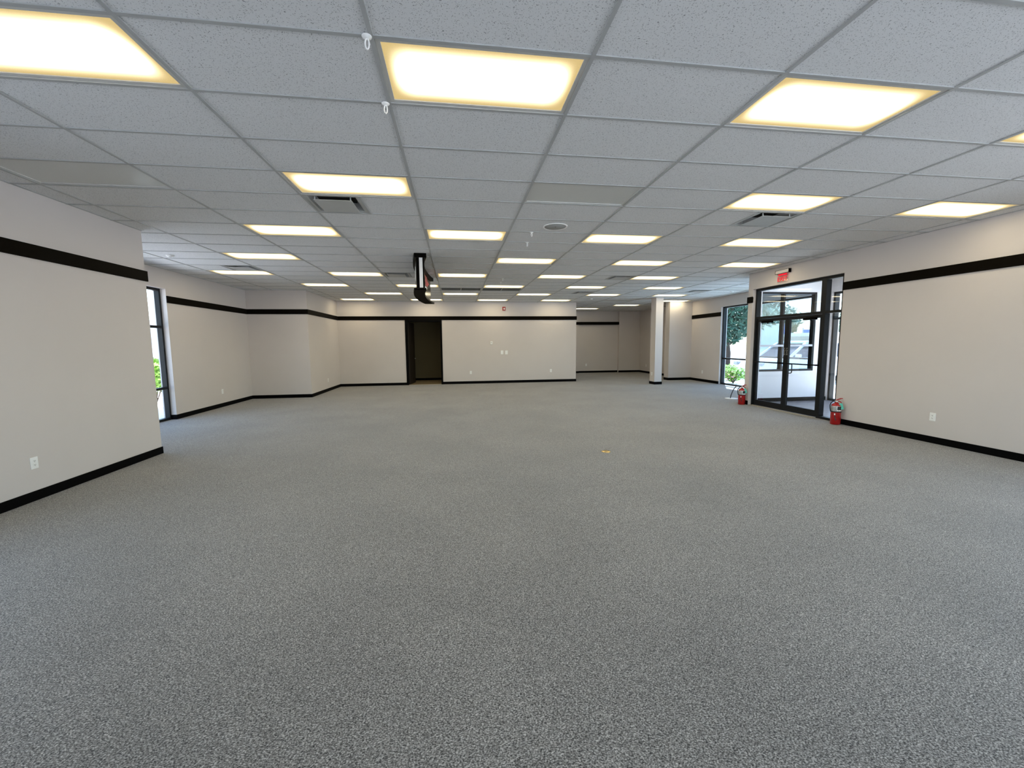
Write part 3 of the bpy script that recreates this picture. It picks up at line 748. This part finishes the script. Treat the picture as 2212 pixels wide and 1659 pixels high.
def foliage_mesh(blobs, n, size, rng):
    mb = MB()
    for c, rad in blobs:
        for k in range(n):
            while True:
                p = Vector((rng.uniform(-1, 1), rng.uniform(-1, 1), rng.uniform(-1, 1)))
                if .35 < p.length < 1: break
            p = Vector(c) + Vector((p.x*rad[0], p.y*rad[1], p.z*rad[2]))
            a = Vector((rng.gauss(0, 1), rng.gauss(0, 1), rng.gauss(0, 1))).normalized(); b_ = a.orthogonal().normalized()
            s = size*rng.uniform(.6, 1.3)
            mb.add([p-a*s, p+b_*s*.45, p+a*s, p-b_*s*.45], [(0, 1, 2, 3)])
    return mb
def tree(x, y, h, w, seed, label, mat='leaf', clear=1.7, n=420, size=.16, group='trees outside the right windows'):
    rng = random.Random(seed); r = empty('tree', (x, y, -.16)); 
    t = MB().tube([(0, 0, 0), (.05, .02, clear*.7), (-.03, .05, clear*1.2), (.02, 0, h*.7)], [.16, .13, .11, .04], 9)
    for k in range(6):
        a = k*1.05; z = clear + .3*k; t.tube([(0, 0, z), (math.cos(a)*w*.35, math.sin(a)*w*.35, z+.7), (math.cos(a)*w*.65, math.sin(a)*w*.65, z+1.0)], [.06, .04, .015], 6)
    t.build('trunk', 'bark', r)
    blobs = []
    for k in range(16):
        a = rng.uniform(0, 6.28); d = rng.uniform(0, .72)*w; z = rng.uniform(clear+.5, h-.5)
        blobs.append(((math.cos(a)*d, math.sin(a)*d, z), (w*.45, w*.45, .8)))
    foliage_mesh(blobs, n, size, rng).build('foliage', mat, r)
    return tag(r, label, 'tree', group)
tree(15.9, 22.1, 7.0, 3.0, 3, 'leafy tree outside the tall tinted window', n=700, clear=1.5)
tree(23.0, 28.5, 6.5, 2.6, 5, 'leafy tree seen through the glass above the double doors', clear=2.2)
tree(50, 57, 6.0, 4.0, 9, 'distant tree behind the tan building, nearer the pale pylon', clear=1.2, n=260, size=.3)
tree(62, 57, 6.4, 4.5, 11, 'distant tree behind the tan building, beyond the parked car', clear=1.2, n=260, size=.3)
def shrub(x, y, r_, h, seed, label, mat='leafy', bloom=False, n=500, size=.06):
    rng = random.Random(seed); r = empty('shrub', (x, y, -.06))
    st = MB()
    for k in range(7):
        a = k*.9; st.tube([(0, 0, 0), (math.cos(a)*r_*.4, math.sin(a)*r_*.4, h*.5), (math.cos(a)*r_*.7, math.sin(a)*r_*.7, h*.8)], [.014, .01, .005], 5)
    st.build('stem', 'bark', r)
    blobs = [((rng.uniform(-.45, .45)*r_, rng.uniform(-.45, .45)*r_, h*rng.uniform(.3, .8)), (r_*.55, r_*.55, h*.28)) for k in range(6)]
    foliage_mesh(blobs, n//4, size, rng).build('foliage', mat, r)
    if bloom: foliage_mesh(blobs[:4], 30, size*.9, rng).build('blossom', 'bloom', r)
    return tag(r, label, 'shrub', 'garden shrubs outside')
shrub(10.75, 14.55, .5, .62, 1, 'flowering shrub low outside the tinted window, left one', bloom=True)
shrub(11.3, 15.6, .5, .75, 2, 'flowering shrub low outside the tinted window, farther one', bloom=True)
shrub(10.9, 13.6, .45, .6, 4, 'green shrub low outside the tinted window, right one')
shrub(-8.75, 13.2, .62, 1.35, 6, 'bright green shrub outside the left window', n=1200, size=.08)

def suv(x, y, rz):
    r = empty('parked_car', (x, y, -.16), rz)       # local: front toward -x, side seen is -y
    W = .92
    low = [(-2.30, .45), (-2.28, .72), (-2.05, .92), (-1.0, 1.06), (2.2, 1.08), (2.36, .85), (2.36, .45), (2.2, .28), (-2.15, .28)]
    def hull(prof, w0, w1, zref=(.28, 1.08)):
        mb = MB(); n = len(prof); v = []
        for s in (-1, 1):
            for px, pz in prof:
                k = (pz-zref[0])/(zref[1]-zref[0]); ww = w0+(w1-w0)*max(0, min(1, k)); v.append((px, s*ww, pz))
        mb.add(v, [tuple(range(n)), tuple(reversed(range(n, 2*n)))] + [(i, n+i, n+(i+1) % n, (i+1) % n) for i in range(n)])
        return mb
    hull(low, W, W-.03).build('body', 'carw', r, bevel=.04)
    hull([(-2.26, .30), (-2.26, .55), (2.32, .55), (2.3, .30)], W+.006, W+.006).build('lower_cladding', 'cars', r, bevel=.02)
    hull([(-1.02, 1.05), (-.30, 1.60), (.1, 1.68), (1.7, 1.66), (2.12, 1.45), (2.25, 1.07)], W-.05, W-.20, (1.05, 1.68)).build('glasshouse', 'carg', r, bevel=.03)
    pl = MB()
    for s in (-1, 1):
        pl.tube([(-1.06, s*(W-.055), 1.07), (-.28, s*(W-.185), 1.62)], .055, 8)
        for px in (.35, 1.25): pl.tube([(px, s*(W-.06), 1.07), (px+.03, s*(W-.185), 1.62)], .035, 8)
        pl.tube([(-.32, s*(W-.18), 1.61), (.1, s*(W-.19), 1.68), (1.7, s*(W-.19), 1.66), (2.16, s*(W-.15), 1.42)], .045, 8)
    pl.build('window_pillar', 'carw', r)
    rf = hull([(-.32, 1.61), (.1, 1.69), (1.7, 1.68), (2.05, 1.58), (2.0, 1.62), (1.7, 1.725), (.1, 1.735), (-.25, 1.68)], W-.19, W-.22, (1.5, 1.7)); rf.build('roof', 'cars', r, bevel=.02)
    for s in (-1, 1):
        m_ = MB().rbox(-.95, -.78, s*1.06-.09, s*1.06+.09, 1.06, 1.20, .04).build('mirror', 'carw', r, bevel=.02)
    for px in (-1.42, 1.42):
        for s in (-1, 1):
            wv = MB().lathe([(.2, -.11), (.34, -.11), (.365, -.07), (.365, .07), (.34, .11), (.2, .11)], 28, cap=False)
            wh = wv.build('wheel', 'tyre', r, loc=(px, s*.84, .365), rot=(math.pi/2, 0, 0))
            MB().lathe([(.0001, -.10), (.2, -.09), (.21, 0), (.2, .09), (.0001, .10)], 20).build('hub', 'hub', wh)
    for s in (-1, 1): MB().rbox(-2.3, -2.05, s*.7-.14, s*.7+.14, .74, .86, .05).build('headlight', 'alug', r)
    return tag(r, 'white car parked outside, seen through the vestibule window', 'car')
suv(14.4, 15.6, 0.0)

py = empty('pylon_sign', (20.8, 24.8, -.16))
pv_ = MB().prism([(-.75, 0), (.62, 0), (.62, 2.85), (-.25, 2.85), (-.75, 1.9)], -.3, .3); pv_.v = [(x, z, y) for x, y, z in pv_.v]
pv_.f = [tuple(reversed(f)) for f in pv_.f]; pv_.build('panel', 'pale', py)
MB().box(-.9, .9, -.5, .5, 0, .3).build('plinth', 'walk', py)
py.rotation_euler = (0, 0, -.75)
tag(py, 'pale roadside pylon with a sloped shoulder seen through the left door', 'sign')
bs = empty('street_sign', (33.0, 37.0, -.16), -.75)
MB().box(-.06, .06, -.06, .06, 0, 3.5).build('post', 'alug', bs); MB().box(-.35, .35, -.09, -.06, 2.4, 3.4).build('sign_panel', 'blue', bs)
tag(bs, 'blue sign on a post beside the pale pylon', 'sign')
bs2 = empty('street_sign', (43.0, 44.5, -.16), -.75)
MB().box(-.9, -.78, -.06, .06, 0, 3.3).box(.78, .9, -.06, .06, 0, 3.3).build('post', 'alug', bs2); MB().box(-.78, .78, -.05, .05, 1.9, 3.1).build('sign_panel', 'blue', bs2)
tag(bs2, 'dark blue sign on two posts above the parked car', 'sign')
tb = empty('tan_building', (45, 36, -.16), -.75)
MB().box(-11, 11, 0, 4, 0, 2.25).build('facade', 'tan', tb); MB().box(-11.1, 11.1, -.1, 4.1, 2.25, 2.62).build('coping', 'carw', tb)
tag(tb, 'low tan building with a white coping beyond the parked car', 'building')
gb = empty('grey_building', (-24, 33, -.16), .5)
MB().box(-6, 6, 0, 8, 0, 3.4).build('facade', 'greyb', gb); MB().box(-6.1, 6.1, -.1, 8.1, 3.4, 3.8).build('coping', 'carw', gb); MB().box(-3, 3, -.06, 0, .2, 1.9).build('garage_door', 'pale', gb)
tag(gb, 'grey building far outside the left window', 'building')

# ---------------------------------------------------------------- light
w = bpy.data.worlds.new('World'); SC.world = w; w.use_nodes = True
N, L = w.node_tree.nodes, w.node_tree.links; N.clear()
out = N.new('ShaderNodeOutputWorld'); bg = N.new('ShaderNodeBackground'); sky = N.new('ShaderNodeTexSky')
sky.sky_type = 'NISHITA'; sky.sun_disc = False
SUN = Vector((-1.05, -1.58, -2.8))
sky.sun_elevation = math.asin(-SUN.normalized().z); sky.sun_rotation = math.atan2(-SUN.x, -SUN.y)
sky.air_density = 1.0; sky.dust_density = 1.0; sky.ozone_density = 1.0
bg.inputs['Strength'].default_value = .80
L.new(sky.outputs[0], bg.inputs[0]); L.new(bg.outputs[0], out.inputs[0])
sl = bpy.data.lights.new('sun', 'SUN'); sl.energy = 26.0; sl.angle = .009; sl.color = (.97, .97, 1.0)
so = bpy.data.objects.new('sun', sl); COL.objects.link(so); so.location = (20, 30, 40)
so.rotation_euler = SUN.to_track_quat('-Z', 'Y').to_euler()

# ---------------------------------------------------------------- camera
f, yaw, pitch, roll = 879.078, .13664, .0992, -.00957
fwd = Vector((math.sin(yaw)*math.cos(pitch), math.cos(yaw)*math.cos(pitch), -math.sin(pitch)))
right = Vector((math.cos(yaw), -math.sin(yaw), 0)); up = right.cross(fwd)
c, s = math.cos(roll), math.sin(roll)
r2, u2 = right*c + up*s, -right*s + up*c
cam = bpy.data.cameras.new('camera'); cam.sensor_width = 36; cam.lens = 36*f/2212; cam.clip_start = .05; cam.clip_end = 400
co = bpy.data.objects.new('camera', cam); COL.objects.link(co)
co.matrix_world = Matrix(((r2.x, u2.x, -fwd.x, 0), (r2.y, u2.y, -fwd.y, 0), (r2.z, u2.z, -fwd.z, CAMZ), (0, 0, 0, 1)))
SC.camera = co

vs = SC.view_settings; SC.display_settings.display_device = 'sRGB'
vs.view_transform = 'Standard'; vs.look = 'None'; vs.gamma = 1; vs.use_curve_mapping = False; vs.exposure = 0.3
cy = SC.cycles
cy.use_denoising = True; cy.max_bounces = 8; cy.diffuse_bounces = 5; cy.glossy_bounces = 4; cy.transparent_max_bounces = 16; cy.transmission_bounces = 6
cy.sample_clamp_indirect = 8; cy.caustics_reflective = False; cy.caustics_refractive = False
